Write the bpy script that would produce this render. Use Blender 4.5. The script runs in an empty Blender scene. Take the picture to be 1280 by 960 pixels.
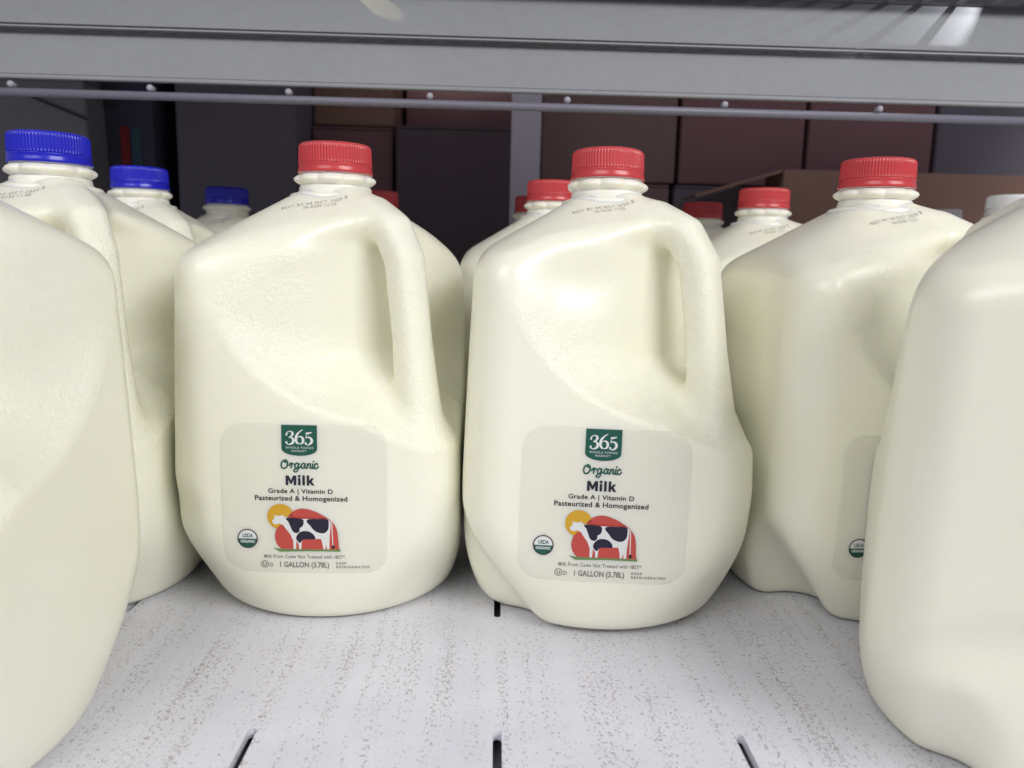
import bpy, bmesh, math, random
import numpy as np
from mathutils import Matrix, Vector

# ---------------------------------------------------------------- scene, camera, light, exposure
S = bpy.context.scene
COL = S.collection
rad = math.radians
CAM_Z = 0.195
cam_d = bpy.data.cameras.new('camera')
cam_d.sensor_width = 36.0
cam_d.lens = 36.0 * 961 / 1280
cam_d.clip_start = 0.01
cam_d.clip_end = 50
cam_d.dof.use_dof = True
cam_d.dof.focus_distance = 0.40
cam_d.dof.aperture_fstop = 11.0
cam = bpy.data.objects.new('camera', cam_d)
COL.objects.link(cam)
cam.matrix_world = (Matrix.Translation((0, 0, CAM_Z)) @ Matrix.Rotation(rad(-1.3), 4, 'Z')
                    @ Matrix.Rotation(rad(90 - 9.5), 4, 'X') @ Matrix.Rotation(rad(1.4), 4, 'Z'))
S.camera = cam
S.render.resolution_x, S.render.resolution_y = 1024, 768

W = bpy.data.worlds.new('World')
S.world = W
W.use_nodes = True
bg = W.node_tree.nodes['Background']
bg.inputs[0].default_value = (0.66, 0.64, 0.77, 1)
bg.inputs[1].default_value = 0.36


def area(name, loc, target, sx, sy, power, col):
    l = bpy.data.lights.new(name, 'AREA')
    l.shape = 'RECTANGLE'
    l.size, l.size_y = sx, sy
    l.energy = power
    l.color = col
    o = bpy.data.objects.new(name, l)
    COL.objects.link(o)
    o.location = loc
    o.rotation_euler = (Vector(target) - Vector(loc)).to_track_quat('-Z', 'Y').to_euler()
    return o


# two rows of shop ceiling fixtures behind and above the camera
area('ceiling_lamp', (-0.80, -1.10, 1.30), (-0.05, 0.40, 0.10), 1.3, 0.6, 13, (1.0, 0.99, 0.985))
area('ceiling_lamp', (1.25, -1.00, 1.25), (0.00, 0.40, 0.10), 1.3, 0.6, 26.5, (1.0, 0.99, 0.985))
# unseen fill light, added under the upper shelf to lift the dark cartons
area('back_fill_light', (0.35, 0.78, 0.478), (0.35, 1.10, 0.27), 1.0, 0.06, 0.34, (0.92, 0.84, 1.0))

vs = S.view_settings
S.display_settings.display_device = 'sRGB'
vs.view_transform = 'Standard'
vs.look = 'None'
vs.exposure = 0.17
vs.gamma = 1.0
vs.use_curve_mapping = False
S.cycles.max_bounces = 6
S.cycles.diffuse_bounces = 4
S.cycles.glossy_bounces = 2
S.cycles.transmission_bounces = 2
S.cycles.caustics_reflective = False
S.cycles.caustics_refractive = False

MM = 0.001


# ---------------------------------------------------------------- materials
def srgb(r, g, b):
    f = lambda c: (c / 255 / 12.92) if c / 255 <= 0.04045 else ((c / 255 + 0.055) / 1.055) ** 2.4
    return (f(r), f(g), f(b), 1.0)


class NT:
    """small helper round a node tree"""
    def __init__(self, name):
        self.m = bpy.data.materials.new(name)
        self.m.use_nodes = True
        self.t = self.m.node_tree
        self.b = self.t.nodes['Principled BSDF']

    def n(self, typ, **kw):
        x = self.t.nodes.new(typ)
        for k, v in kw.items():
            setattr(x, k, v)
        return x

    def l(self, a, b):
        self.t.links.new(a, b)

    def math(self, op, a, b=None, clamp=False):
        x = self.n('ShaderNodeMath', operation=op, use_clamp=clamp)
        for i, v in enumerate((a, b)):
            if v is None:
                continue
            if isinstance(v, (int, float)):
                x.inputs[i].default_value = v
            else:
                self.l(v, x.inputs[i])
        return x.outputs[0]

    def noise(self, vec, scale, detail=2.0, rough=0.5):
        x = self.n('ShaderNodeTexNoise')
        x.inputs['Scale'].default_value = scale
        x.inputs['Detail'].default_value = detail
        x.inputs['Roughness'].default_value = rough
        if vec is not None:
            self.l(vec, x.inputs['Vector'])
        return x.outputs['Fac']

    def mapping(self, vec, scale=(1, 1, 1), loc=(0, 0, 0)):
        x = self.n('ShaderNodeMapping')
        x.inputs['Scale'].default_value = scale
        x.inputs['Location'].default_value = loc
        self.l(vec, x.inputs['Vector'])
        return x.outputs[0]

    def ramp(self, fac, stops):
        x = self.n('ShaderNodeValToRGB')
        e = x.color_ramp.elements
        e[0].position, e[0].color = stops[0][0], stops[0][1]
        e[1].position, e[1].color = stops[-1][0], stops[-1][1]
        for p, c in stops[1:-1]:
            q = e.new(p)
            q.color = c
        self.l(fac, x.inputs[0])
        return x.outputs[0]

    def mix(self, fac, a, b):
        x = self.n('ShaderNodeMix', data_type='RGBA')
        if isinstance(fac, (int, float)):
            x.inputs[0].default_value = fac
        else:
            self.l(fac, x.inputs[0])
        for i, v in ((6, a), (7, b)):
            if isinstance(v, tuple):
                x.inputs[i].default_value = v
            else:
                self.l(v, x.inputs[i])
        return x.outputs[2]

    def bump(self, h, dist, strength=1.0):
        x = self.n('ShaderNodeBump')
        x.inputs['Strength'].default_value = strength
        x.inputs['Distance'].default_value = dist
        self.l(h, x.inputs['Height'])
        self.l(x.outputs[0], self.b.inputs['Normal'])

    def set(self, **kw):
        for k, v in kw.items():
            self.b.inputs[k.replace('_', ' ')].default_value = v


def mat_milk():
    k = NT('milk_jug_plastic')
    tc = k.n('ShaderNodeTexCoord').outputs['Object']
    at = k.n('ShaderNodeAttribute', attribute_name='grain').outputs['Fac']
    big = k.noise(tc, 14, 1)
    col = k.ramp(big, [(0.3, (0.88, 0.875, 0.705, 1)), (0.7, (0.895, 0.89, 0.74, 1))])
    k.l(col, k.b.inputs['Base Color'])
    k.set(Roughness=0.28, IOR=1.5, Subsurface_Weight=1.0, Subsurface_Scale=0.0075, Subsurface_Radius=(1.0, 0.86, 0.42),
          Specular_IOR_Level=0.5)
    k.b.subsurface_method = 'BURLEY'
    g = k.noise(tc, 1150, 1.0, 0.55)
    g2 = k.noise(tc, 480, 1.0)
    s = k.math('MULTIPLY', k.math('ADD', g, g2), at)
    sp = k.n('ShaderNodeSeparateXYZ')
    k.l(tc, sp.inputs[0])
    v = k.math('MULTIPLY', k.math('ADD', sp.outputs[0], sp.outputs[1]), 0.7071)
    seam = k.math('SUBTRACT', 1.0, k.math('MULTIPLY', k.math('ABSOLUTE', v), 1300), True)   # mould parting line
    k.bump(k.math('ADD', s, k.math('MULTIPLY', seam, 0.16)), 0.0010, 0.6)
    return k.m


def mat_neck():
    k = NT('milk_jug_neck_plastic')
    k.set(Base_Color=(0.87, 0.86, 0.765, 1), Roughness=0.3, Subsurface_Weight=1.0, Subsurface_Scale=0.0015,
          Subsurface_Radius=(1.0, 0.9, 0.6))
    tc = k.n('ShaderNodeTexCoord').outputs['Object']
    k.bump(k.noise(tc, 350, 2), 0.0003, 0.12)
    return k.m


def mat_cap(name, c, rough=0.27):
    k = NT(name)
    k.set(Base_Color=c, Roughness=rough, Subsurface_Weight=0.25, Subsurface_Scale=0.002)
    tc = k.n('ShaderNodeTexCoord').outputs['Object']
    k.bump(k.noise(tc, 500, 2), 0.0002, 0.25)
    return k.m


def mat_ink(name, c, rough=0.5):
    k = NT(name)
    tc = k.n('ShaderNodeTexCoord').outputs['Object']
    n = k.noise(tc, 900, 2)
    dark = tuple(v * 0.88 for v in c[:3]) + (1,)
    k.l(k.mix(n, dark, c), k.b.inputs['Base Color'])
    k.set(Roughness=rough)
    return k.m


def mat_label():
    k = NT('label_paper')
    tc = k.n('ShaderNodeTexCoord').outputs['Object']
    n = k.noise(tc, 40, 3)
    k.l(k.ramp(n, [(0.3, (0.77, 0.765, 0.745, 1)), (0.7, (0.80, 0.795, 0.775, 1))]), k.b.inputs['Base Color'])
    k.set(Roughness=0.32, Alpha=0.25)
    m = k.mapping(tc, (0.5, 1, 2.2))
    k.bump(k.math('ADD', k.math('MULTIPLY', k.noise(m, 45, 2), 1.0), k.math('MULTIPLY', k.noise(tc, 500, 2), 0.12)), 0.001, 0.22)
    return k.m


def mat_deck():
    k = NT('dusty_white_shelf_enamel')
    tc = k.n('ShaderNodeTexCoord').outputs['Object']
    # streak lines running front to back, broken into short flecks
    warp = k.noise(k.mapping(tc, (9, 9, 1)), 1.0, 2)
    sep = k.n('ShaderNodeSeparateXYZ')
    k.l(tc, sep.inputs[0])
    xx = k.math('ADD', sep.outputs[0], k.math('MULTIPLY', warp, 0.012))
    cx = k.n('ShaderNodeCombineXYZ')
    k.l(xx, cx.inputs[0])
    k.l(k.math('MULTIPLY', sep.outputs[1], 0.03), cx.inputs[1])
    line = k.noise(cx.outputs[0], 165, 1.5)
    patch = k.noise(tc, 11, 2)
    f1 = k.noise(k.mapping(tc, (1.0, 0.6, 1)), 1000, 2, 0.6)
    f2 = k.noise(k.mapping(tc, (1.0, 0.7, 1), (3.3, 1.7, 0)), 560, 2, 0.65)
    v = k.math('ADD', k.math('MULTIPLY', f1, 0.55), k.math('MULTIPLY', f2, 0.55))
    v = k.math('ADD', v, k.math('MULTIPLY', k.math('SUBTRACT', line, 0.5), 0.30))
    v = k.math('ADD', v, k.math('MULTIPLY', k.math('SUBTRACT', patch, 0.5), 0.14))
    fl = k.ramp(v, [(0.61, (0, 0, 0, 1)), (0.70, (1, 1, 1, 1))])
    white = k.ramp(k.noise(tc, 30, 4), [(0.3, (0.69, 0.69, 0.755, 1)), (0.7, (0.755, 0.755, 0.81, 1))])
    tan = k.ramp(k.noise(tc, 140, 2), [(0.3, (0.16, 0.13, 0.09, 1)), (0.7, (0.36, 0.33, 0.27, 1))])
    k.l(k.mix(k.math('MULTIPLY', fl, 0.62), white, tan), k.b.inputs['Base Color'])
    k.set(Roughness=0.45)
    k.bump(k.math('ADD', k.math('MULTIPLY', fl, -0.5), k.noise(tc, 300, 3)), 0.0004, 0.35)
    return k.m


def mat_metal(name, c, rough=0.45, metallic=0.0, dirt=0.25):
    k = NT(name)
    tc = k.n('ShaderNodeTexCoord').outputs['Object']
    n = k.noise(k.mapping(tc, (1, 1, 1)), 9, 5, 0.6)
    n2 = k.noise(tc, 120, 3)
    d = tuple(v * (1 - dirt) for v in c[:3]) + (1,)
    k.l(k.mix(k.math('MULTIPLY', k.math('ADD', n, n2), 0.5), d, c), k.b.inputs['Base Color'])
    k.set(Roughness=rough, Metallic=metallic)
    k.bump(k.noise(tc, 260, 3), 0.0003, 0.3)
    return k.m


def mat_card(name, c):
    k = NT(name)
    tc = k.n('ShaderNodeTexCoord').outputs['Object']
    n = k.noise(k.mapping(tc, (1, 1, 9)), 40, 4)
    n2 = k.noise(tc, 5, 3)
    d = tuple(v * 0.68 for v in c[:3]) + (1,)
    k.l(k.mix(k.math('MULTIPLY', k.math('ADD', n, n2), 0.5), d, c), k.b.inputs['Base Color'])
    k.set(Roughness=0.8)
    k.bump(n, 0.001, 0.3)
    return k.m


M = dict(
    milk=mat_milk(), neck=mat_neck(), label=mat_label(),
    red=mat_cap('red_cap_plastic', (0.56, 0.055, 0.06, 1)),
    blue=mat_cap('blue_cap_plastic', (0.013, 0.016, 0.52, 1)),
    white=mat_cap('white_cap_plastic', (0.74, 0.74, 0.74, 1)),
    green=mat_ink('dark_green_ink', srgb(12, 84, 70)), pale=mat_ink('white_ink', (0.78, 0.79, 0.77, 1)),
    navy=mat_ink('navy_ink', srgb(28, 24, 48)), grey=mat_ink('grey_ink', srgb(118, 116, 116)),
    yellow=mat_ink('yellow_ink', srgb(214, 166, 40)), coral=mat_ink('coral_ink', srgb(196, 76, 66)),
    orange=mat_ink('burnt_orange_ink', srgb(172, 58, 48)),
    grass=mat_ink('grass_green_ink', srgb(104, 140, 78)), brown=mat_ink('brown_ink', srgb(66, 54, 54)),
    stamp=mat_ink('stamp_ink', srgb(126, 124, 128)),
    deck=mat_deck(), under=mat_metal('dark_paint_and_slot_shade', (0.05, 0.045, 0.06, 1)), tray=mat_metal('dull_steel_tray', (0.40, 0.39, 0.44, 1)),
    plate=mat_metal('grey_enamel_steel', (0.31, 0.32, 0.33, 1), 0.5),
    rod=mat_metal('grey_coated_wire', (0.20, 0.195, 0.24, 1), 0.4),
    stud=mat_metal('white_coated_knob', (0.42, 0.41, 0.46, 1), 0.45),
    post=mat_metal('grey_post_paint', (0.55, 0.55, 0.62, 1), 0.5),
    card1=mat_card('maroon_brown_cardboard', (0.30, 0.165, 0.165, 1)),
    card2=mat_card('dull_brown_cardboard', (0.29, 0.20, 0.18, 1)),
    card3=mat_card('grey_violet_cardboard', (0.20, 0.185, 0.215, 1)),
    card4=mat_card('dark_blue_cardboard', (0.075, 0.070, 0.11, 1)),
    card6=mat_card('dusky_purple_cardboard', (0.15, 0.115, 0.13, 1)),
    card5=mat_card('tan_cardboard', (0.36, 0.22, 0.16, 1)),
    tape=mat_card('faded_grey_board', (0.30, 0.30, 0.31, 1)),
    teal=mat_card('teal_print', (0.06, 0.12, 0.17, 1)), redp=mat_card('red_print', (0.33, 0.03, 0.03, 1)),
)


# ---------------------------------------------------------------- object helpers
def link(name, me, mat, parent=None):
    o = bpy.data.objects.new(name, me)
    COL.objects.link(o)
    if mat is not None and not me.materials:
        me.materials.append(mat)
    if parent is not None:
        o.parent = parent
    return o


def from_bm(name, bm, mat, parent=None, smooth=False):
    me = bpy.data.meshes.new(name)
    bm.to_mesh(me)
    bm.free()
    if smooth:
        me.polygons.foreach_set('use_smooth', [True] * len(me.polygons))
    return link(name, me, mat, parent)


def np_mesh(name, V, Q, smooth=True):
    me = bpy.data.meshes.new(name)
    n = Q.shape[1]
    me.vertices.add(len(V))
    me.vertices.foreach_set('co', np.asarray(V, np.float32).ravel())
    me.loops.add(Q.size)
    me.loops.foreach_set('vertex_index', np.asarray(Q, np.int32).ravel())
    me.polygons.add(len(Q))
    me.polygons.foreach_set('loop_start', np.arange(0, Q.size, n, dtype=np.int32))
    me.update(calc_edges=True)
    me.validate()
    if smooth:
        me.polygons.foreach_set('use_smooth', np.ones(len(me.polygons), bool))
    return me


def struct(o):
    o['kind'] = 'structure'
    return o


def tag(o, label, cat, group=None):
    o['label'] = label
    o['category'] = cat
    if group:
        o['group'] = group
    return o


def box_bm(bm, x0, x1, y0, y1, z0, z1, bevel=0.0):
    r = bmesh.ops.create_cube(bm, size=1.0)
    for v in r['verts']:
        v.co = Vector(((x0 + x1) / 2 + v.co.x * (x1 - x0), (y0 + y1) / 2 + v.co.y * (y1 - y0), (z0 + z1) / 2 + v.co.z * (z1 - z0)))
    if bevel > 0:
        es = list({e for v in r['verts'] for e in v.link_edges})
        bmesh.ops.bevel(bm, geom=es, offset=bevel, segments=2, affect='EDGES', profile=0.5)


def box(name, x0, x1, y0, y1, z0, z1, mat, parent=None, bevel=0.0):
    bm = bmesh.new()
    box_bm(bm, x0, x1, y0, y1, z0, z1, bevel)
    return from_bm(name, bm, mat, parent)


#SDF-BEGIN
# ---------------------------------------------------------------- the jug as a distance field (millimetres)
# handle on the corner (+x, -y), label on the face -y
def smax(a, b, k):
    h = np.clip(0.5 + 0.5 * (a - b) / k, 0, 1)
    return b + (a - b) * h + k * h * (1 - h)


def smin(a, b, k):
    return -smax(-a, -b, k)


def seg_dist(u, z, pts):
    best = None
    for (a, b), (c, d) in zip(pts[:-1], pts[1:]):
        ex, ez = c - a, d - b
        t = np.clip(((u - a) * ex + (z - b) * ez) / (ex * ex + ez * ez), 0, 1)
        q = np.hypot(u - a - t * ex, z - b - t * ez)
        best = q if best is None else np.minimum(best, q)
    return best


def capsule(x, y, z, a, b, r):
    a, b = np.array(a, float), np.array(b, float)
    e = b - a
    t = np.clip(((x - a[0]) * e[0] + (y - a[1]) * e[1] + (z - a[2]) * e[2]) / e.dot(e), 0, 1)
    return np.sqrt((x - a[0] - t * e[0]) ** 2 + (y - a[1] - t * e[1]) ** 2 + (z - a[2] - t * e[2]) ** 2) - r


def ellip(x, y, z, c, r):
    k = np.sqrt(((x - c[0]) / r[0]) ** 2 + ((y - c[1]) / r[1]) ** 2 + ((z - c[2]) / r[2]) ** 2)
    return (k - 1) * min(r)


HANDLE = [(14, 217), (35, 214.5), (53, 206), (63, 191), (68.5, 157), (73.5, 122), (77, 98), (79.5, 76)]


def scoop(x, y, z):
    dep = y + 75
    a = np.maximum(x + 56, 0)
    da = (dep - (0.29 * (x + 56) + 0.0018 * a * a)) / np.sqrt(1 + (0.29 + 0.0036 * np.minimum(a, 90)) ** 2)
    b = np.maximum(40 - x, 0)
    zf = 109 + b * b * 0.0052 - 0.40 * np.maximum(x - 25, 0)
    db = (zf + 0.72 * dep - z) / 1.23
    dc = (z - (225 + 0.30 * x - 0.75 * dep)) / 1.28
    return smax(smax(da, db, 18), dc, 22)


def jug(x, y, z, dents=()):
    w = np.interp(z, [0, 45, 80, 190, 240], [73.5, 74.5, 74.5, 71.5, 71])
    rc = 23.0
    bul = 1.4 * np.clip(1 - (z - 85) ** 2 / 90 ** 2, 0, 1)
    ax = np.abs(x) - bul * np.clip(1 - (y / 74) ** 2, 0, 1)
    ay = np.abs(y) - bul * np.clip(1 - (x / 74) ** 2, 0, 1)
    qx, qy = ax - (w - rc), ay - (w - rc)
    d = np.hypot(np.maximum(qx, 0), np.maximum(qy, 0)) + np.minimum(np.maximum(qx, qy), 0) - rc
    n = (np.abs(x) ** 3.2 + np.abs(y) ** 3.2) ** (1 / 3.2)
    n2 = np.hypot(x, y)
    sh = 0.52 * n + 0.855 * (z - 239.0)
    d = smax(d, sh, 10)
    d = smax(d, 0.75 * n2 - 0.42 * z - 50.3, 8)
    d = smax(d, -z, 7)
    s1 = scoop(x, y, z)
    s2 = scoop(-y, -x, z)
    kz = 2.6 + 12 * np.clip((z - 165) / 35, 0, 1)
    d = smax(d, -s1, kz)
    d = smax(d, -s2, kz)
    u = (x - y) * 0.70710678
    v = (x + y) * 0.70710678
    # oval finger hole between the core and the handle
    hole = seg_dist(u, z, [(52, 145), (49, 197)]) - 9.5
    d = smax(d, -hole, 9)
    q = seg_dist(u, z, HANDLE)
    hr = np.interp(z, [70, 100, 128, 150, 210], [12.5, 12, 10.4, 9.4, 9.6])
    hd = (np.abs(v) ** 2.8 + q ** 2.8) ** (1 / 2.8) - hr
    d = smin(d, hd, 9)
    for t in dents:
        if t[0] == 'cap':
            d = smax(d, -capsule(x, y, z, t[1], t[2], t[3]), t[4])
        else:
            d = smax(d, -ellip(x, y, z, t[1], t[2]), t[3])
    return d


def grad(P, dents, e=0.4):
    g = np.empty_like(P)
    for i in range(3):
        a, b = P.copy(), P.copy()
        a[:, i] += e
        b[:, i] -= e
        g[:, i] = (jug(*a.T, dents) - jug(*b.T, dents)) / (2 * e)
    return g


def surface_nets(dents, h):
    lo, hi = np.array([-82.0, -82, -4]), np.array([82.0, 82, 242])
    ns = np.ceil((hi - lo) / h).astype(int) + 1
    ax = [lo[i] + h * np.arange(ns[i]) for i in range(3)]
    F = np.empty(ns, np.float32)
    for i0 in range(0, ns[0], 16):
        X, Y, Z = np.meshgrid(ax[0][i0:i0 + 16], ax[1], ax[2], indexing='ij')
        F[i0:i0 + 16] = jug(X, Y, Z, dents)
    ins = F < 0
    cnt = np.zeros(ns - 1, np.int8)
    offs = [(i, j, k) for i in (0, 1) for j in (0, 1) for k in (0, 1)]
    for o in offs:
        cnt += ins[o[0]:ns[0] - 1 + o[0], o[1]:ns[1] - 1 + o[1], o[2]:ns[2] - 1 + o[2]]
    cells = np.argwhere((cnt > 0) & (cnt < 8))
    idx = np.full(ns - 1, -1, np.int32)
    idx[tuple(cells.T)] = np.arange(len(cells))
    acc = np.zeros((len(cells), 3))
    num = np.zeros(len(cells))
    for a in offs:
        for d in range(3):
            if a[d]:
                continue
            b = list(a)
            b[d] = 1
            fa = F[tuple((cells + a).T)]
            fb = F[tuple((cells + b).T)]
            m = (fa < 0) != (fb < 0)
            t = fa[m] / (fa[m] - fb[m])
            p = np.tile(np.array(a, float), (m.sum(), 1))
            p[:, d] = t
            acc[m] += p
            num[m] += 1
    V = lo + h * (cells + acc / num[:, None])
    quads = []
    for d in range(3):
        e1, e2 = (d + 1) % 3, (d + 2) % 3
        A = [slice(None)] * 3
        B = [slice(None)] * 3
        A[d], B[d] = slice(0, -1), slice(1, None)
        ch = np.argwhere(ins[tuple(A)] != ins[tuple(B)])
        ok = (ch[:, e1] > 0) & (ch[:, e2] > 0) & (ch[:, e1] < ns[e1] - 1) & (ch[:, e2] < ns[e2] - 1)
        ch = ch[ok]
        flip = ~ins[tuple(ch.T)]
        c = []
        for s1, s2 in ((-1, -1), (0, -1), (0, 0), (-1, 0)):
            q = ch.copy()
            q[:, e1] += s1
            q[:, e2] += s2
            c.append(idx[tuple(q.T)])
        Q = np.stack(c, 1)
        Q[flip] = Q[flip][:, ::-1]
        quads.append(Q)
    Q = np.concatenate(quads)
    for _ in range(2):
        f = jug(*V.T, dents)
        g = grad(V, dents)
        g2 = np.maximum((g * g).sum(1), 0.05)
        step = (f / g2)[:, None] * g
        ln = np.linalg.norm(step, axis=1, keepdims=True)
        V = V - step * np.minimum(1, 0.5 * h / np.maximum(ln, 1e-9))
    return V, Q


def march(P, D, dents, n=60):
    """points P moved along direction D until they touch the jug"""
    P = np.array(P, float)
    D = np.array(D, float)
    t = np.zeros(len(P))
    for _ in range(n):
        f = jug(*(P + t[:, None] * D).T, dents)
        t += np.clip(f, -4, 6) * 0.7
    return P + t[:, None] * D
#SDF-END

DENTS = {
    'plain': (),
    'first': (('ell', (-84, -84, 62), (22, 22, 14), 10),),
    'second': (('cap', (-92, -52, 54), (-46, -55, -8), 14, 9), ('ell', (-8, -69, 184), (22, 11, 15), 14)),
    'fourth': (('cap', (-92, -60, 48), (-46, -42, -6), 17, 9),),
    'rfront': (('cap', (46, 84, 30), (40, 58, -8), 12, 10), ('cap', (60, 87, 52), (24, 87, 66), 13, 7)),
}
JUG_ME = {}


def jug_mesh(kind, h=1.7):
    key = (kind, h)
    if key not in JUG_ME:
        V, Q = surface_nets(DENTS[kind], h)
        me = np_mesh('body', V * MM, Q)
        sc = np.minimum(scoop(*V.T), scoop(-V[:, 1], -V[:, 0], V[:, 2]))
        g = np.clip((3.0 - sc) / 3.5, 0, 1) * np.clip((214 - V[:, 2]) / 14, 0, 1)
        # the handle itself is textured too, more lightly
        at = me.attributes.new('grain', 'FLOAT', 'POINT')
        at.data.foreach_set('value', (0.10 + 0.90 * g).astype(np.float32))
        me.materials.append(M['milk'])
        JUG_ME[key] = me
    return JUG_ME[key]


# ---------------------------------------------------------------- neck and cap
def lathe_grid(name, prof, seg, mod=None):
    """prof: list of (r, z) in mm; mod(i, ang, r, z) may push the radius"""
    th = np.linspace(0, 2 * math.pi, seg, endpoint=False)
    V = []
    for i, (r, z) in enumerate(prof):
        for a in th:
            rr = r + (mod(i, a, r, z) if mod else 0)
            V.append((rr * math.cos(a) * MM, rr * math.sin(a) * MM, z * MM))
    V = np.array(V)
    Q = []
    for i in range(len(prof) - 1):
        for j in range(seg):
            k = (j + 1) % seg
            Q.append((i * seg + j, i * seg + k, (i + 1) * seg + k, (i + 1) * seg + j))
    return np_mesh(name, V, np.array(Q))


def make_neck():
    prof = [(24.6, 215.0), (25.4, 222.0), (25.5, 225.0), (24.8, 225.9), (23.8, 226.3), (21.2, 226.8), (20.2, 228.2), (20.0, 230.2)]
    for t in np.linspace(-1.1, 1.1, 10):
        prof.append((20.1 + 2.1 * math.cos(t * 1.40), 234.2 + 2.8 * t))
    prof += [(19.6, 237.6), (19.4, 240), (18.2, 241)]

    def mod(i, a, r, z):
        if 8 <= i <= 17:
            lobes = abs(math.cos(a * 4.5 + 0.4)) ** 0.7
            return -1.7 + 2.6 * lobes * (1 - ((z - 234.2) / 3.6) ** 2)
        return 0
    return lathe_grid('neck', prof, 120, mod)


def make_cap():
    z0, z1 = 243.0, 254.0
    prof = [(19.4, z0 - 0.2), (20.15, z0)]
    prof += [(20.15 - 0.05 * i, z0 + 0.4 + i * (z1 - 1.6 - z0 - 0.4) / 6) for i in range(7)]
    prof += [(19.5, z1 - 0.9), (19.0, z1 - 0.35), (18.2, z1 - 0.05), (12, z1), (0.02, z1)]
    N = 76

    def mod(i, a, r, z):
        if 2 <= i <= 8:
            s = math.cos(a * N)
            return 0.34 * max(-0.5, s) - 0.10
        return 0
    return lathe_grid('cap', prof, N * 6, mod)


def make_band():
    prof = [(19.6, 237.9), (20.7, 237.7), (20.95, 238.2), (20.75, 239.4), (20.45, 240.6), (20.35, 241.7), (20.6, 242.4), (20.4, 242.85), (19.4, 242.95)]
    return lathe_grid('tamper_band', prof, 96)


NECK_ME, CAP_ME, BAND_ME = make_neck(), make_cap(), make_band()
NECK_ME.materials.append(M['neck'])
CAPS = {}


def cap_meshes(col):
    if col not in CAPS:
        a, b = CAP_ME.copy(), BAND_ME.copy()
        a.materials.append(M[col])
        b.materials.append(M[col])
        CAPS[col] = (a, b)
    return CAPS[col]


# ---------------------------------------------------------------- printed label artwork (mm on the label, origin at its centre)
AX, AY, AS = 474.0, 479.0, 10.45


def art(pts):
    return [((x - AX) / AS, (AY - y) / AS) for x, y in pts]


def catmull(pts, n=8, closed=False):
    P = [Vector((p[0], p[1])) for p in pts]
    if closed:
        P = [P[-1]] + P + [P[0], P[1]]
    else:
        P = [P[0] * 2 - P[1]] + P + [P[-1] * 2 - P[-2]]
    out = []
    for i in range(1, len(P) - 2):
        for j in range(n):
            t = j / n
            a, b, c, d = P[i - 1], P[i], P[i + 1], P[i + 2]
            q = 0.5 * ((2 * b) + (c - a) * t + (2 * a - 5 * b + 4 * c - d) * t * t + (-a + 3 * b - 3 * c + d) * t ** 3)
            out.append((q.x, q.y))
    if not closed:
        out.append((P[-2].x, P[-2].y))
    return out


ZC = [0]


def nz():
    ZC[0] += 1
    return 0.0015 * (ZC[0] % 17)


def fill(bm, pts):
    """flat polygon in XY of bm, triangulated and cut finely enough to follow a curved face"""
    z = nz()
    vs_ = [bm.verts.new((x, y, z)) for x, y in pts]
    es = []
    for a, b in zip(vs_, vs_[1:] + vs_[:1]):
        es.append(bm.edges.new((a, b)))
    bmesh.ops.triangle_fill(bm, edges=es, use_beauty=True, use_dissolve=False)


def ribbon(bm, pts, wid):
    """stroke: wid one width or a list along pts"""
    n = len(pts)
    L = []
    zz = nz()
    for i, p in enumerate(pts):
        a = Vector(pts[max(i - 1, 0)])
        b = Vector(pts[min(i + 1, n - 1)])
        t = (b - a)
        if t.length < 1e-9:
            t = Vector((1, 0))
        t.normalize()
        nrm = Vector((-t.y, t.x))
        s = i / (n - 1)
        if isinstance(wid, (list, tuple)):
            f = s * (len(wid) - 1)
            k = min(int(f), len(wid) - 2)
            w = wid[k] + (wid[k + 1] - wid[k]) * (f - k)
        else:
            w = wid
        P = Vector(p)
        zq = zz + 0.012 * i / n
        L.append((bm.verts.new((*(P + nrm * w / 2), zq)), bm.verts.new((*(P - nrm * w / 2), zq))))
    for (a, b), (c, d) in zip(L[:-1], L[1:]):
        try:
            bm.faces.new((a, b, d, c))
        except ValueError:
            pass
    for (a, b) in (L[0], L[-1]):
        c = (a.co + b.co) / 2
        r = (a.co - b.co).length / 2
        if r > 0.12:
            disc(bm, c.x, c.y, r, r, 10)


def disc(bm, cx, cy, rx, ry, n=40, a0=0.0, a1=2 * math.pi):
    pts = [(cx + rx * math.cos(a0 + (a1 - a0) * i / n), cy + ry * math.sin(a0 + (a1 - a0) * i / n)) for i in range(n)]
    z = nz()
    bm.faces.new([bm.verts.new((x, y, z)) for x, y in pts])


def ring(bm, cx, cy, r, w, n=48):
    o = [bm.verts.new((cx + r * math.cos(2 * math.pi * i / n), cy + r * math.sin(2 * math.pi * i / n), 0)) for i in range(n)]
    q = [bm.verts.new((cx + (r - w) * math.cos(2 * math.pi * i / n), cy + (r - w) * math.sin(2 * math.pi * i / n), 0)) for i in range(n)]
    for i in range(n):
        j = (i + 1) % n
        bm.faces.new((o[i], o[j], q[j], q[i]))


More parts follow.
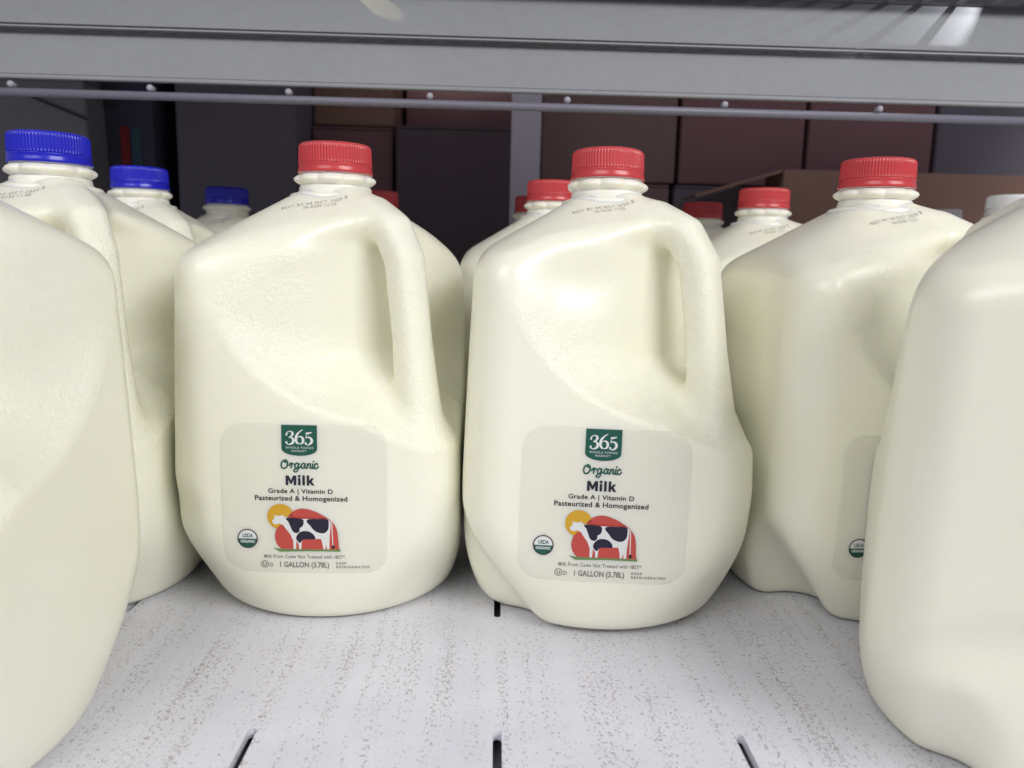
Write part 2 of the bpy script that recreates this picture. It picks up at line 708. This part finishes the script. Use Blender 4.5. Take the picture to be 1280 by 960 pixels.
def text(bm, s, x0, x1, y0, y1, bold=0.0, spacing=1.0):
    """built-in sans lettering fitted into the rectangle (mm)"""
    cu = bpy.data.curves.new('lettering', 'FONT')
    cu.body = s
    cu.size = 1.0
    cu.offset = bold
    cu.space_character = spacing
    cu.resolution_u = 3
    ob = bpy.data.objects.new('lettering', cu)
    COL.objects.link(ob)
    dg = bpy.context.evaluated_depsgraph_get()
    me = bpy.data.meshes.new_from_object(ob.evaluated_get(dg))
    n = len(me.vertices)
    co = np.empty(n * 3)
    me.vertices.foreach_get('co', co)
    co = co.reshape(-1, 3)
    a, b = co.min(0), co.max(0)
    co[:, 0] = x0 + (co[:, 0] - a[0]) / (b[0] - a[0]) * (x1 - x0)
    co[:, 1] = y0 + (co[:, 1] - a[1]) / (b[1] - a[1]) * (y1 - y0)
    vv = [bm.verts.new((c[0], c[1], 0)) for c in co]
    for p in me.polygons:
        try:
            bm.faces.new([vv[i] for i in p.vertices])
        except ValueError:
            pass
    bpy.data.objects.remove(ob)
    bpy.data.curves.remove(cu)
    bpy.data.meshes.remove(me)


def atext(bm, s, X0, X1, Y0, Y1, bold=0.0, spacing=1.0):
    """the same with the rectangle in artwork units (Y down)"""
    text(bm, s, (X0 - AX) / AS, (X1 - AX) / AS, (AY - Y1) / AS, (AY - Y0) / AS, bold, spacing)


ART = []          # (name, material key, level, bmesh)


def layer(name, mat, lev):
    bm = bmesh.new()
    ART.append((name, mat, lev, bm))
    return bm


def build_art():
    # shield
    b = layer('logo_shield', 'green', 1)
    fill(b, art([(360, 73), (546, 73), (546, 190)] + [(546 - 0.5 * 186 * (1 - math.cos(t)) if False else 453 + 93 * math.cos(t), 200 + 37 * math.sin(t)) for t in np.linspace(0, math.pi, 17)] + [(360, 190)]))
    # 365 in a serif hand
    b = layer('logo_numerals', 'pale', 2)

    def num(pts, w, n=8):
        ribbon(b, art(catmull(pts, n)), [x / AS for x in w])
    num([(386, 124), (391, 113), (402, 107), (416, 110), (419, 121), (412, 132), (400, 138)], [7, 5, 4, 9, 13, 8, 4])
    num([(400, 138), (414, 141), (423, 153), (418, 168), (402, 176), (388, 172), (384, 164)], [4, 8, 14, 13, 6, 5, 7])
    disc(b, *art([(387, 124)])[0], 5.5 / AS, 5.5 / AS, 14)
    disc(b, *art([(387, 165)])[0], 5.5 / AS, 5.5 / AS, 14)
    num([(472, 97), (456, 108), (441, 126), (436, 148), (442, 167), (456, 173)], [3, 7, 12, 14, 11, 4])
    num([(456, 173), (469, 168), (474, 152), (468, 138), (456, 133), (444, 140)], [4, 10, 14, 11, 5, 3])
    num([(491, 116), (503, 115), (518, 111)], [9, 10, 4])
    num([(493, 114), (491, 128), (489, 141)], [4, 4, 4])
    num([(489, 141), (502, 136), (515, 144), (519, 157), (512, 170), (498, 177), (485, 172)], [3, 7, 12, 14, 11, 5, 6])
    disc(b, *art([(487, 168)])[0], 5.5 / AS, 5.5 / AS, 14)
    atext(b, 'WHOLE FOODS', 381, 527, 188, 199, 0.0, 1.25)
    atext(b, 'MARKET', 413, 491, 206, 216, 0.0, 1.25)
    # Organic, script
    b = layer('script_lettering', 'green', 1)

    def st(pts, w=7.5, n=8):
        ribbon(b, art(catmull(pts, n)), (w + 0.6) / AS)
    st([(378, 262), (364, 268), (357, 286), (361, 302), (374, 306), (387, 294), (390, 274), (382, 261), (374, 263), (378, 272), (390, 270)], 8)
    st([(398, 290), (408, 276), (412, 283), (408, 303)], 7.5)
    st([(409, 290), (418, 279), (425, 283)], 7)
    st([(448, 281), (438, 277), (429, 288), (431, 302), (441, 302), (450, 283)], 7.5)
    st([(451, 279), (447, 300), (441, 319), (430, 324), (422, 317), (432, 308), (452, 301), (462, 293)], 7)
    st([(481, 281), (472, 277), (463, 288), (465, 302), (474, 301), (483, 282)], 7.5)
    st([(485, 279), (480, 298), (485, 303), (492, 296)], 7)
    st([(497, 279), (492, 304)], 7.5)
    st([(494, 293), (503, 280), (511, 280), (507, 298), (512, 303), (518, 297)], 7)
    st([(524, 279), (519, 298), (524, 304), (531, 297)], 7.5)
    disc(b, *art([(527, 266)])[0], 5 / AS, 5 / AS, 14)
    st([(548, 283), (541, 277), (532, 287), (532, 301), (541, 304), (552, 294)], 7.5)
    # product lettering
    b = layer('product_lettering', 'navy', 1)

    def bar(pts):
        fill(b, art(pts))
    bar([(379, 397), (379, 344), (395, 344), (407, 370), (419, 344), (435, 344), (435, 397), (421, 397), (421, 367), (411, 389), (403, 389), (393, 367), (393, 397)])
    bar([(444, 397), (444, 357), (457, 357), (457, 397)])
    disc(b, *art([(450.5, 347)])[0], 7.5 / AS, 7.5 / AS, 16)
    bar([(467, 397), (467, 342), (480, 342), (480, 397)])
    bar([(490, 397), (490, 342), (503, 342), (503, 371), (514, 357), (529, 357), (515, 374), (531, 397), (516, 397), (506, 382), (503, 385), (503, 397)])
    atext(b, 'Grade A | Vitamin D', 285, 626, 416, 449, 0.022, 1.05)
    atext(b, 'Pasteurized & Homogenized', 214, 702, 455, 491, 0.022, 1.05)
    # picture
    b = layer('sun_print', 'yellow', 1)
    disc(b, *art([(347, 572)])[0], 71 / AS, 71 / AS, 48)
    b = layer('hill_print', 'coral', 2)
    fill(b, art(catmull([(345, 752), (322, 722), (314, 682), (325, 638), (352, 614), (380, 600), (398, 558), (430, 532), (475, 525), (530, 540), (585, 570), (622, 600), (644, 640), (651, 700), (655, 752)], 5) + [(500, 753)]))
    b = layer('hill_overlap_print', 'orange', 3)
    fill(b, art([(372, 577), (388, 570), (395, 558), (408, 546), (414, 556), (418, 570), (420, 577)]))
    fill(b, art([(400, 571), (590, 572), (600, 581), (450, 582), (398, 580)]))
    b = layer('cow_print', 'pale', 4)
    cow = [(303, 600), (302, 592), (310, 586), (317, 577), (311, 562), (328, 567), (349, 566), (365, 559), (361, 570), (385, 575),
           (450, 582), (592, 580), (606, 590), (612, 612), (608, 650), (604, 700), (603, 751), (590, 752), (586, 722), (580, 752), (571, 752),
           (567, 722), (559, 692), (520, 694), (470, 697), (457, 705), (453, 752), (442, 752), (439, 722), (428, 704), (425, 752),
           (412, 752), (411, 705), (396, 668), (376, 642), (362, 620), (342, 609), (320, 615), (307, 611)]
    fill(b, art(cow))
    ribbon(b, art(catmull([(606, 592), (617, 605), (619, 650), (622, 728)], 6)), 5 / AS)
    b = layer('cow_patch_print', 'navy', 5)
    fill(b, art(catmull([(377, 577), (458, 582), (469, 600), (463, 622), (448, 633), (446, 651), (430, 662), (410, 652), (398, 625), (388, 600)], 4, True)))
    fill(b, art(catmull([(485, 598), (495, 583), (545, 581), (595, 582), (602, 612), (597, 641), (576, 660), (545, 657), (520, 642), (503, 619)], 4, True)))
    fill(b, art(catmull([(427, 695), (436, 668), (460, 651), (496, 652), (521, 670), (528, 693), (490, 696), (468, 698), (456, 706), (447, 717)], 4, True)))
    disc(b, *art([(624, 738)])[0], 8 / AS, 11 / AS, 20)
    b = layer('grass_print', 'grass', 3)
    fill(b, art([(303, 747), (345, 753), (655, 752), (662, 746), (661, 764), (500, 763), (338, 769)]))
    # certification seal
    b = layer('seal_ring', 'brown', 2)
    cx, cy = art([(168, 698)])[0]
    ring(b, cx, cy, 54 / AS, 6 / AS)
    b = layer('seal_face', 'pale', 1)
    disc(b, cx, cy, 50 / AS, 50 / AS, 48)
    b = layer('seal_field', 'green', 2)
    fill(b, [(cx + 48 / AS * math.cos(t), cy + 48 / AS * math.sin(t)) for t in np.linspace(math.pi, 2 * math.pi, 33)])
    atext(b, 'USDA', 141, 197, 670, 692, 0.03)
    b = layer('seal_lettering', 'pale', 3)
    atext(b, 'ORGANIC', 130, 207, 705, 721, 0.03)
    # small print
    b = layer('small_print', 'grey', 1)
    atext(b, 'Milk From Cows Not Treated with rBST*', 252, 685, 784, 806, 0.012, 1.08)
    cx, cy = art([(254, 842)])[0]
    ring(b, cx, cy, 21 / AS, 4 / AS, 32)
    ribbon(b, art(catmull([(247, 832), (247, 846), (254, 852), (261, 846), (261, 832)], 6)), 4 / AS)
    atext(b, 'D', 281, 299, 834, 856, 0.02)
    atext(b, '1 GALLON (3.78L)', 336, 599, 826, 868, 0.02, 1.0)
    atext(b, 'KEEP', 636, 693, 825, 838, 0.02, 1.25)
    atext(b, 'REFRIGERATED', 636, 816, 846, 860, 0.02, 1.25)


LW, LH, LR, LZ = 83.6, 78.4, 11.5, 69.8


def finalize_art():
    out = []
    for name, mat, lev, bm in ART:
        for axis in (0, 1):
            for c in np.arange(-44, 45, 4.0):
                no = (1, 0, 0) if axis == 0 else (0, 1, 0)
                co = (c, 0, 0) if axis == 0 else (0, c, 0)
                bmesh.ops.bisect_plane(bm, geom=bm.verts[:] + bm.edges[:] + bm.faces[:], plane_co=co, plane_no=no)
        bmesh.ops.recalc_face_normals(bm, faces=bm.faces[:])
        for f in bm.faces:
            if f.normal.z < 0:
                f.normal_flip()
        me = bpy.data.meshes.new(name)
        bm.to_mesh(me)
        bm.free()
        n = len(me.vertices)
        co = np.empty(n * 3)
        me.vertices.foreach_get('co', co)
        out.append((name, mat, lev, me, co.reshape(-1, 3).copy()))
    return out


build_art()
ARTS = finalize_art()


def project_face(xy, dents, off, tilt=0.0, shift=0.0):
    """label coordinates (mm) onto the front face -y of the jug, pushed out by off mm"""
    c, s = math.cos(tilt), math.sin(tilt)
    X = xy[:, 0] * c - xy[:, 1] * s + shift
    Z = xy[:, 0] * s + xy[:, 1] * c + LZ
    P = np.stack([X, np.full(len(X), -90.0), Z], 1)
    P = march(P, (0, 1, 0), dents, 40)
    P[:, 1] -= off + (xy[:, 2] if xy.shape[1] > 2 else 0)
    return P


def add_label(root, kind, tilt=0.0, shift=0.0):
    dents = DENTS[kind]
    # the sticker: rounded sheet with a real edge
    nx, nz = 56, 54
    us = np.linspace(-1, 1, nx + 1)
    vs2 = np.linspace(-1, 1, nz + 1)
    U, Vv = np.meshgrid(us, vs2, indexing='ij')
    X, Z = U * LW / 2, Vv * LH / 2
    hx, hz = LW / 2 - LR, LH / 2 - LR
    # squeeze grid corners on to the rounded outline
    cx = np.clip(X, -hx, hx)
    cz = np.clip(Z, -hz, hz)
    dx, dz = X - cx, Z - cz
    m = np.maximum(np.abs(dx), np.abs(dz))
    ln = np.hypot(dx, dz)
    k = np.where(ln > 1e-9, m / np.maximum(ln, 1e-9), 1)
    xy = np.stack([(cx + dx * k).ravel(), (cz + dz * k).ravel()], 1)
    top = project_face(xy, dents, 0.09, tilt, shift)
    low = project_face(xy, dents, -0.01, tilt, shift)
    idx = np.arange((nx + 1) * (nz + 1)).reshape(nx + 1, nz + 1)
    Q = np.stack([idx[:-1, :-1], idx[1:, :-1], idx[1:, 1:], idx[:-1, 1:]], -1).reshape(-1, 4)
    rim = np.concatenate([idx[:-1, 0], idx[-1, :-1], idx[:0:-1, -1], idx[0, :0:-1]])
    n0 = len(top)
    nxt = np.roll(rim, -1)
    R_ = np.stack([rim, rim + n0, nxt + n0, nxt], 1)
    me = np_mesh('label', np.concatenate([top, low]) * MM, np.concatenate([Q, R_]), smooth=False)
    me.polygons.foreach_set('use_smooth', np.arange(len(me.polygons)) < len(Q))
    lab = link('label', me, M['label'], root)
    for name, mat, lev, src, xy2 in ARTS:
        me = src.copy()
        P = project_face(xy2, dents, 0.11 + 0.04 * lev, tilt, shift) * MM
        me.vertices.foreach_set('co', P.ravel())
        me.update()
        link(name, me, M[mat], lab)
    return lab


def stamp_mesh(lines, kind, rot, cx, cy):
    """date code printed on the shoulder in front of the neck"""
    bm = bmesh.new()
    for s, x0, x1, y0, y1 in lines:
        text(bm, s, x0, x1, y0, y1, -0.004, 1.25)
    me = bpy.data.meshes.new('date_code')
    bm.to_mesh(me)
    bm.free()
    n = len(me.vertices)
    co = np.empty(n * 3)
    me.vertices.foreach_get('co', co)
    co = co.reshape(-1, 3)
    c, s = math.cos(rot), math.sin(rot)
    P = np.stack([co[:, 0] * c - co[:, 1] * s + cx, co[:, 0] * s + co[:, 1] * c + cy, np.full(n, 262.0)], 1)
    P = march(P, (0, 0, -1), DENTS[kind], 60)
    P[:, 2] += 0.22
    me.vertices.foreach_set('co', (P * MM).ravel())
    me.update()
    return me


# ---------------------------------------------------------------- the jugs
def make_jug(x, y, rot, col, kind, label, group, sticker=False, tilt=0.0, stamp=None, h=1.7, z=0.0, lean=0.0, shift=0.0, back=0.0):
    root = bpy.data.objects.new('milk_jug', None)
    COL.objects.link(root)
    root.empty_display_size = 0.05
    root.location = (x, y, z)
    root.rotation_euler = (-rad(back), rad(lean), rad(rot))
    tag(root, label, 'milk jug', group)
    link('body', jug_mesh(kind, h), None, root)
    link('neck', NECK_ME, None, root)
    a, b = cap_meshes(col)
    c = link('cap', a, None, root)
    c.rotation_euler.z = rad((x * 7919 + y * 3571) % 1 * 360)
    link('tamper_band', b, None, c)
    if sticker:
        add_label(root, kind, tilt, shift)
    if stamp:
        link('date_code', stamp_mesh(stamp, kind, rad(14), -4, -34.5), M['stamp'], root)
    return root


def code(l1, l2):
    return [(l1, -17, 17, 2.0, 4.3), (l2, -6, 11, -1.4, 0.9)]


RED = 'red capped gallon milk jugs'
BLUE = 'blue capped gallon milk jugs'
WHT = 'white capped gallon milk jugs'
make_jug(-0.0930, 0.453, 0, 'red', 'first', 'labelled milk jug with red cap, front left of the two facing labels', RED, True, 0.0,
         code('BEST BY 04 OCT 2020 B', '36-0230 12:20'), shift=-2.5)
make_jug(0.0610, 0.437, -2, 'red', 'second', 'red capped labelled jug with dented lower corner, right of the two facing labels', RED, True, rad(-1.0),
         code('BEST BY 04 OCT 2020 B', '36-0230 12:20'), shift=-3.0, back=2.6)
make_jug(0.2190, 0.455, 4, 'red', 'fourth', 'red capped jug showing its plain side, label cut off by the big jug at right', RED, True, 0.0,
         code('BEST BY 04 OCT 2020 B', '36-0230 12:21'), shift=-4.0)
make_jug(-0.2470, 0.442, 0, 'blue', 'plain', 'blue capped milk jug with handle facing us, largest blue cap at far left', BLUE, stamp=code('BEST BY 02 OCT 2020 B', '36-0230 11:48'))
make_jug(-0.2345, 0.280, 0, 'blue', 'plain', 'nearest milk jug on the left, cut off by the left edge, cap unseen', 'jugs cut off by the frame')
make_jug(0.2395, 0.299, 154, 'red', 'rfront', 'nearest dented milk jug on the right, cut off by the edge, cap unseen', 'jugs cut off by the frame')
make_jug(-0.2750, 0.612, 4, 'blue', 'plain', 'second milk jug from the front in the blue capped row', BLUE, h=2.4, stamp=code('BEST BY 02 OCT 2020 B', '36-0230 11:48'))
make_jug(-0.2700, 0.790, 0, 'blue', 'plain', 'rearmost milk jug in the blue capped row, smallest blue cap', BLUE, h=2.4, stamp=code('BEST BY 02 OCT 2020 B', '36-0230 11:49'))
make_jug(-0.1210, 0.612, 0, 'red', 'plain', 'red capped jug hidden directly behind the left labelled jug', RED, h=2.4)
make_jug(-0.1200, 0.785, 0, 'red', 'plain', 'small red cap peeking right of the left labelled jug neck, rearmost', RED, h=2.4)
make_jug(0.0430, 0.632, 0, 'red', 'plain', 'red capped jug just behind the right labelled jug, cap at its left', RED, h=2.4)
make_jug(0.0370, 0.800, 0, 'red', 'plain', 'rear red cap mostly hidden behind two caps in the middle row', RED, h=2.4)
make_jug(0.2200, 0.650, 0, 'red', 'plain', 'second red capped jug right of the right labelled jug, date code showing', RED, h=2.4, stamp=code('BEST BY 24 OCT 2020 B', '36-0230 12:21'))
make_jug(0.2150, 0.825, 0, 'red', 'plain', 'rearmost red capped jug right of the right labelled jug, small dark red cap', RED, h=2.4)
make_jug(0.4300, 0.650, 0, 'white', 'plain', 'white capped jug at the right edge, larger white cap', WHT, h=2.4)
make_jug(0.4830, 0.835, 0, 'white', 'plain', 'white capped jug farther back, smaller white cap', WHT, h=2.4, lean=-2)

# ---------------------------------------------------------------- shelf deck with its slots
def slot_loop(cx, y0, y1, w, n=6):
    r = w / 2
    pts = []
    for i in range(n + 1):
        a = math.pi * i / n
        pts.append((cx + r * math.cos(a), y1 - r + r * math.sin(a)))
    for i in range(n + 1):
        a = math.pi + math.pi * i / n
        pts.append((cx + r * math.cos(a), y0 + r + r * math.sin(a)))
    return pts


def deck(name, x0, x1, y0, y1, z, slots, mat, thick, parent=None):
    bm = bmesh.new()
    es = []
    for loop in [[(x0, y0), (x1, y0), (x1, y1), (x0, y1)]] + slots:
        vs_ = [bm.verts.new((a, b, z)) for a, b in loop]
        es += [bm.edges.new((a, b)) for a, b in zip(vs_, vs_[1:] + vs_[:1])]
    bmesh.ops.triangle_fill(bm, edges=es, use_beauty=True, use_dissolve=False)
    bmesh.ops.recalc_face_normals(bm, faces=bm.faces[:])
    for f in bm.faces:
        if f.normal.z < 0:
            f.normal_flip()
    o = from_bm(name, bm, mat, parent)
    md = o.modifiers.new('thickness', 'SOLIDIFY')
    md.thickness = thick
    md.offset = -1
    return o


PX = 0.1005
slots = []
for j, (a, b) in enumerate(((0.235, 0.291), (0.393, 0.449), (0.551, 0.607), (0.709, 0.765))):
    for i in range(-6, 7):
        slots.append(slot_loop(0.004 + i * PX, a, b, 0.0037))
d = struct(deck('shelf_deck', -0.72, 0.72, 0.12, 1.00, 0.0, slots, M['deck'], 0.004))
d['label'] = 'speckled white shelf deck with rows of dark slots'
b = struct(box('shelf_underside', -0.72, 0.72, 0.12, 1.00, -0.040, -0.010, M['tray']))

# ---------------------------------------------------------------- shelf above: stepped plates, slotted treads, rail
sh = bpy.data.objects.new('upper_shelf', None)
COL.objects.link(sh)
sh.location = (0, 0.62, 0.33)
tag(sh, 'grey metal underside of the shelf above with dashed slots and a rail', 'shelf')


def upart(o):
    o.parent = sh
    o.matrix_parent_inverse = Matrix.Translation((0, -0.62, -0.33))
    return o


def slab(name, ya, za, yb, zb, t, mat, x0=-0.82, x1=0.82):
    """thin sheet running in x between the edge lines (ya, za) and (yb, zb)"""
    e = Vector((0, yb - ya, zb - za)).normalized()
    n = Vector((0, -e.z, e.y)) * t
    bm = bmesh.new()
    c = [Vector((0, ya, za)), Vector((0, yb, zb)), Vector((0, yb, zb)) + n, Vector((0, ya, za)) + n]
    v = [[bm.verts.new((x, p.y, p.z)) for p in c] for x in (x0, x1)]
    bm.faces.new(v[0])
    bm.faces.new(v[1][::-1])
    for i in range(4):
        j = (i + 1) % 4
        bm.faces.new((v[0][j], v[0][i], v[1][i], v[1][j]))
    bmesh.ops.recalc_face_normals(bm, faces=bm.faces[:])
    return upart(from_bm(name, bm, mat))


def xslots(x0, x1, pitch, length, y0, y1):
    out = []
    x = x0
    while x < x1:
        out.append([(x, y0), (x + length, y0), (x + length, y1), (x, y1)])
        x += pitch
    return out


# upper step: slotted tread, sloping plate; lower step: slotted tread, sloping plate, folded lip
upart(deck('slotted_tread', -0.82, 0.82, 0.6225, 0.6505, 0.4000, xslots(-0.80, 0.79, 0.0270, 0.0215, 0.6270, 0.6440), M['plate'], 0.0012))
slab('sloping_plate', 0.6460, 0.3985, 0.6190, 0.3572, -0.0012, M['plate'])
upart(deck('slotted_tread', -0.82, 0.82, 0.6170, 0.6290, 0.3562, xslots(-0.80, 0.79, 0.0240, 0.0195, 0.6205, 0.6245), M['plate'], 0.0012))
slab('sloping_plate', 0.6270, 0.3545, 0.6090, 0.3190, -0.0012, M['plate'])
upart(box('folded_lip', -0.82, 0.82, 0.6050, 0.6100, 0.3155, 0.3188, M['plate'], bevel=0.001))
upart(box('fascia', -0.82, 0.82, 0.6190, 0.6215, 0.4015, 0.4900, M['plate']))
upart(box('top_deck', -0.82, 0.82, 0.5700, 1.0500, 0.4910, 0.4960, M['plate']))


def rod_x(name, x0, x1, y, z, r, mat):
    bm = bmesh.new()
    bmesh.ops.create_cone(bm, cap_ends=True, segments=20, radius1=r, radius2=r, depth=x1 - x0,
                          matrix=Matrix.Translation(((x0 + x1) / 2, y, z)) @ Matrix.Rotation(math.pi / 2, 4, 'Y'))
    return upart(from_bm(name, bm, mat, smooth=True))


upart(box('slot_shade_sheet', -0.82, 0.82, 0.6450, 0.6465, 0.3580, 0.3940, M['under']))  # added dark sheet; its colour stands for the shade behind the slots
rod_x('rail', -0.82, 0.82, 0.6035, 0.3052, 0.0031, M['rod'])
for i, x in enumerate((-0.362, -0.260, -0.158, -0.053, 0.050, 0.169, 0.287, 0.405)):
    bm = bmesh.new()
    bmesh.ops.create_uvsphere(bm, u_segments=20, v_segments=12, radius=0.0026)
    bmesh.ops.create_cone(bm, cap_ends=True, segments=14, radius1=0.0022, radius2=0.0022, depth=0.005,
                          matrix=Matrix.Translation((0, 0.0025, 0)) @ Matrix.Rotation(math.pi / 2, 4, 'X'))
    for v in bm.verts:
        v.co += Vector((x, 0.6035, 0.3108))
    upart(from_bm('knob', bm, M['stud'], smooth=True))


# lamps of the case shining down through the slotted treads at the right
def spot(name, loc, target, power, size, col, r=0.002):
    l = bpy.data.lights.new(name, 'SPOT')
    l.energy = power
    l.spot_size = rad(size)
    l.spot_blend = 0.4
    l.shadow_soft_size = r
    l.color = col
    o = bpy.data.objects.new(name, l)
    COL.objects.link(o)
    o.location = loc
    o.rotation_euler = (Vector(target) - Vector(loc)).to_track_quat('-Z', 'Y').to_euler()
    return o


spot('case_lamp', (0.425, 0.6390, 0.470), (0.325, 0.6370, 0.395), 0.42, 46, (0.92, 0.93, 1.0))
spot('case_lamp', (0.286, 0.6310, 0.366), (0.255, 0.6245, 0.345), 0.05, 100, (0.92, 0.90, 1.0))

spot('case_lamp', (-0.200, 0.6390, 0.470), (-0.112, 0.6370, 0.395), 0.8, 9, (1.0, 0.86, 0.5), 0.0005)  # unseen warm spot added to make the glint on the upper plate

# ---------------------------------------------------------------- back room: upright post and stacked cartons
p = bpy.data.objects.new('shelf_post', None)
COL.objects.link(p)
p.location = (0.032, 0.98, -0.06)
tag(p, 'grey metal upright post behind the milk jugs', 'post')
for nm, a in (('channel', (-0.018, 0.018, 0, 0.004, 0, 0.62)), ('flange', (-0.018, -0.0155, 0.0045, 0.03, 0, 0.62)), ('flange', (0.0155, 0.018, 0.0045, 0.03, 0, 0.62))):
    box(nm, *a, M['post'], p)

struct(box('back_floor', -1.4, 1.4, 1.005, 2.2, -0.08, -0.06, M['under']))
struct(box('back_wall', -1.4, 1.4, 1.75, 1.78, -0.06, 1.2, M['card3']))


def carton(x0, x1, y0, z0, z1, mat, label, depth=0.30, tape=False, group='cartons stacked behind the jugs', taper=0.0):
    r = bpy.data.objects.new('carton', None)
    COL.objects.link(r)
    r.location = ((x0 + x1) / 2, y0, z0)
    tag(r, label, 'carton', group)
    w, h = (x1 - x0) / 2, z1 - z0
    bm = bmesh.new()
    box_bm(bm, -w, w, 0, depth, 0, h - 0.004, 0.003)
    for v in bm.verts:
        if v.co.z > h / 2 and v.co.x > 0:
            v.co.x -= taper
    from_bm('carton_body', bm, mat, r)
    box('top_flap', -w + 0.001, w - 0.001 - taper, 0.001, depth / 2 - 0.001, h - 0.0035, h, mat, r, 0.001)
    box('top_flap', -w + 0.001, w - 0.001 - taper, depth / 2 + 0.001, depth - 0.001, h - 0.0035, h, mat, r, 0.001)
    if tape:
        box('tape_strip', -0.022, 0.022, -0.0008, -0.0001, h * 0.72, h - 0.006, M['tape'], r)
    return r


carton(0.058, 0.244, 1.10, 0.299, 0.600, M['card2'], 'brown carton just right of the grey post')
carton(0.250, 0.422, 1.10, 0.299, 0.600, M['card1'], 'maroon brown carton, second right of the grey post')
carton(0.428, 0.602, 1.10, 0.299, 0.600, M['card1'], 'maroon brown carton, third right of the grey post')
carton(0.608, 0.860, 1.10, 0.299, 0.600, M['card3'], 'grey violet carton at the far right behind the rail')
carton(0.062, 0.236, 1.09, -0.06, 0.296, M['card2'], 'lower brown carton right of the grey post')
carton(0.243, 0.430, 1.09, -0.06, 0.296, M['card3'], 'lower grey carton behind the small rear red cap')
carton(0.436, 0.860, 1.13, -0.06, 0.296, M['card2'], 'lower brown carton behind the open tan carton')
carton(-0.143, 0.016, 1.10, -0.06, 0.367, M['card6'], 'dusky purple carton standing just left of the grey post')
carton(-0.143, 0.050, 1.22, 0.20, 0.640, M['card1'], 'maroon carton rising behind the purple carton left of the post')
carton(-0.262, -0.150, 1.12, -0.06, 0.366, M['card1'], 'narrow dark maroon carton above the left labelled jug cap')
carton(-0.262, -0.150, 1.13, 0.369, 0.640, M['card5'], 'small reddish tan carton just under the rail, left of centre')
carton(-0.418, -0.264, 1.04, -0.06, 0.560, M['card3'], 'grey violet carton between the blue caps and left labelled jug')
bc = carton(-0.540, -0.442, 1.03, -0.06, 0.560, M['card4'], 'dark navy carton with red and teal stripes at left')
for nm, x0, x1, z0, z1, m in (('red_stripe', -0.484, -0.473, 0.292, 0.345, 'redp'), ('teal_stripe', -0.470, -0.458, 0.285, 0.345, 'teal'),
                              ('dark_panel', -0.538, -0.485, 0.366, 0.40, 'under')):
    o = box(nm, x0 + 0.491, x1 + 0.491, -0.0015, -0.0002, z0 + 0.06, z1 + 0.06, M[m], bc)
gc = carton(-0.900, -0.492, 0.985, -0.06, 0.395, M['tape'], 'pale grey carton with a dark strap at the far left', taper=0.012)
bm = bmesh.new()
box_bm(bm, -0.044, 0.044, -0.0022, -0.0004, -0.0013, 0.0013)
o = from_bm('strap', bm, M['under'], gc)
o.location = (0.153, 0, 0.421)
o.rotation_euler = (0, math.atan2(0.029, 0.076), 0)

# open carton at the right with one flap hanging
oc = bpy.data.objects.new('open_carton', None)
COL.objects.link(oc)
oc.location = (0.53, 1.01, -0.06)
tag(oc, 'open tan carton with a raised flap behind the white caps', 'carton')
for nm, a in (('front_panel', (-0.165, 0.25, 0, 0.004, 0, 0.372)), ('side_panel', (-0.165, -0.161, 0.005, 0.07, 0, 0.372)), ('back_panel', (-0.165, 0.25, 0.071, 0.075, 0, 0.36))):
    box(nm, *a, M['card5'], oc)
bm = bmesh.new()
box_bm(bm, -0.115, 0, 0, 0.07, -0.002, 0.002, 0.0008)
o = from_bm('side_flap', bm, M['card5'], oc)
o.location = (-0.167, 0.0, 0.370)
o.rotation_euler = (0, -rad(17), 0)
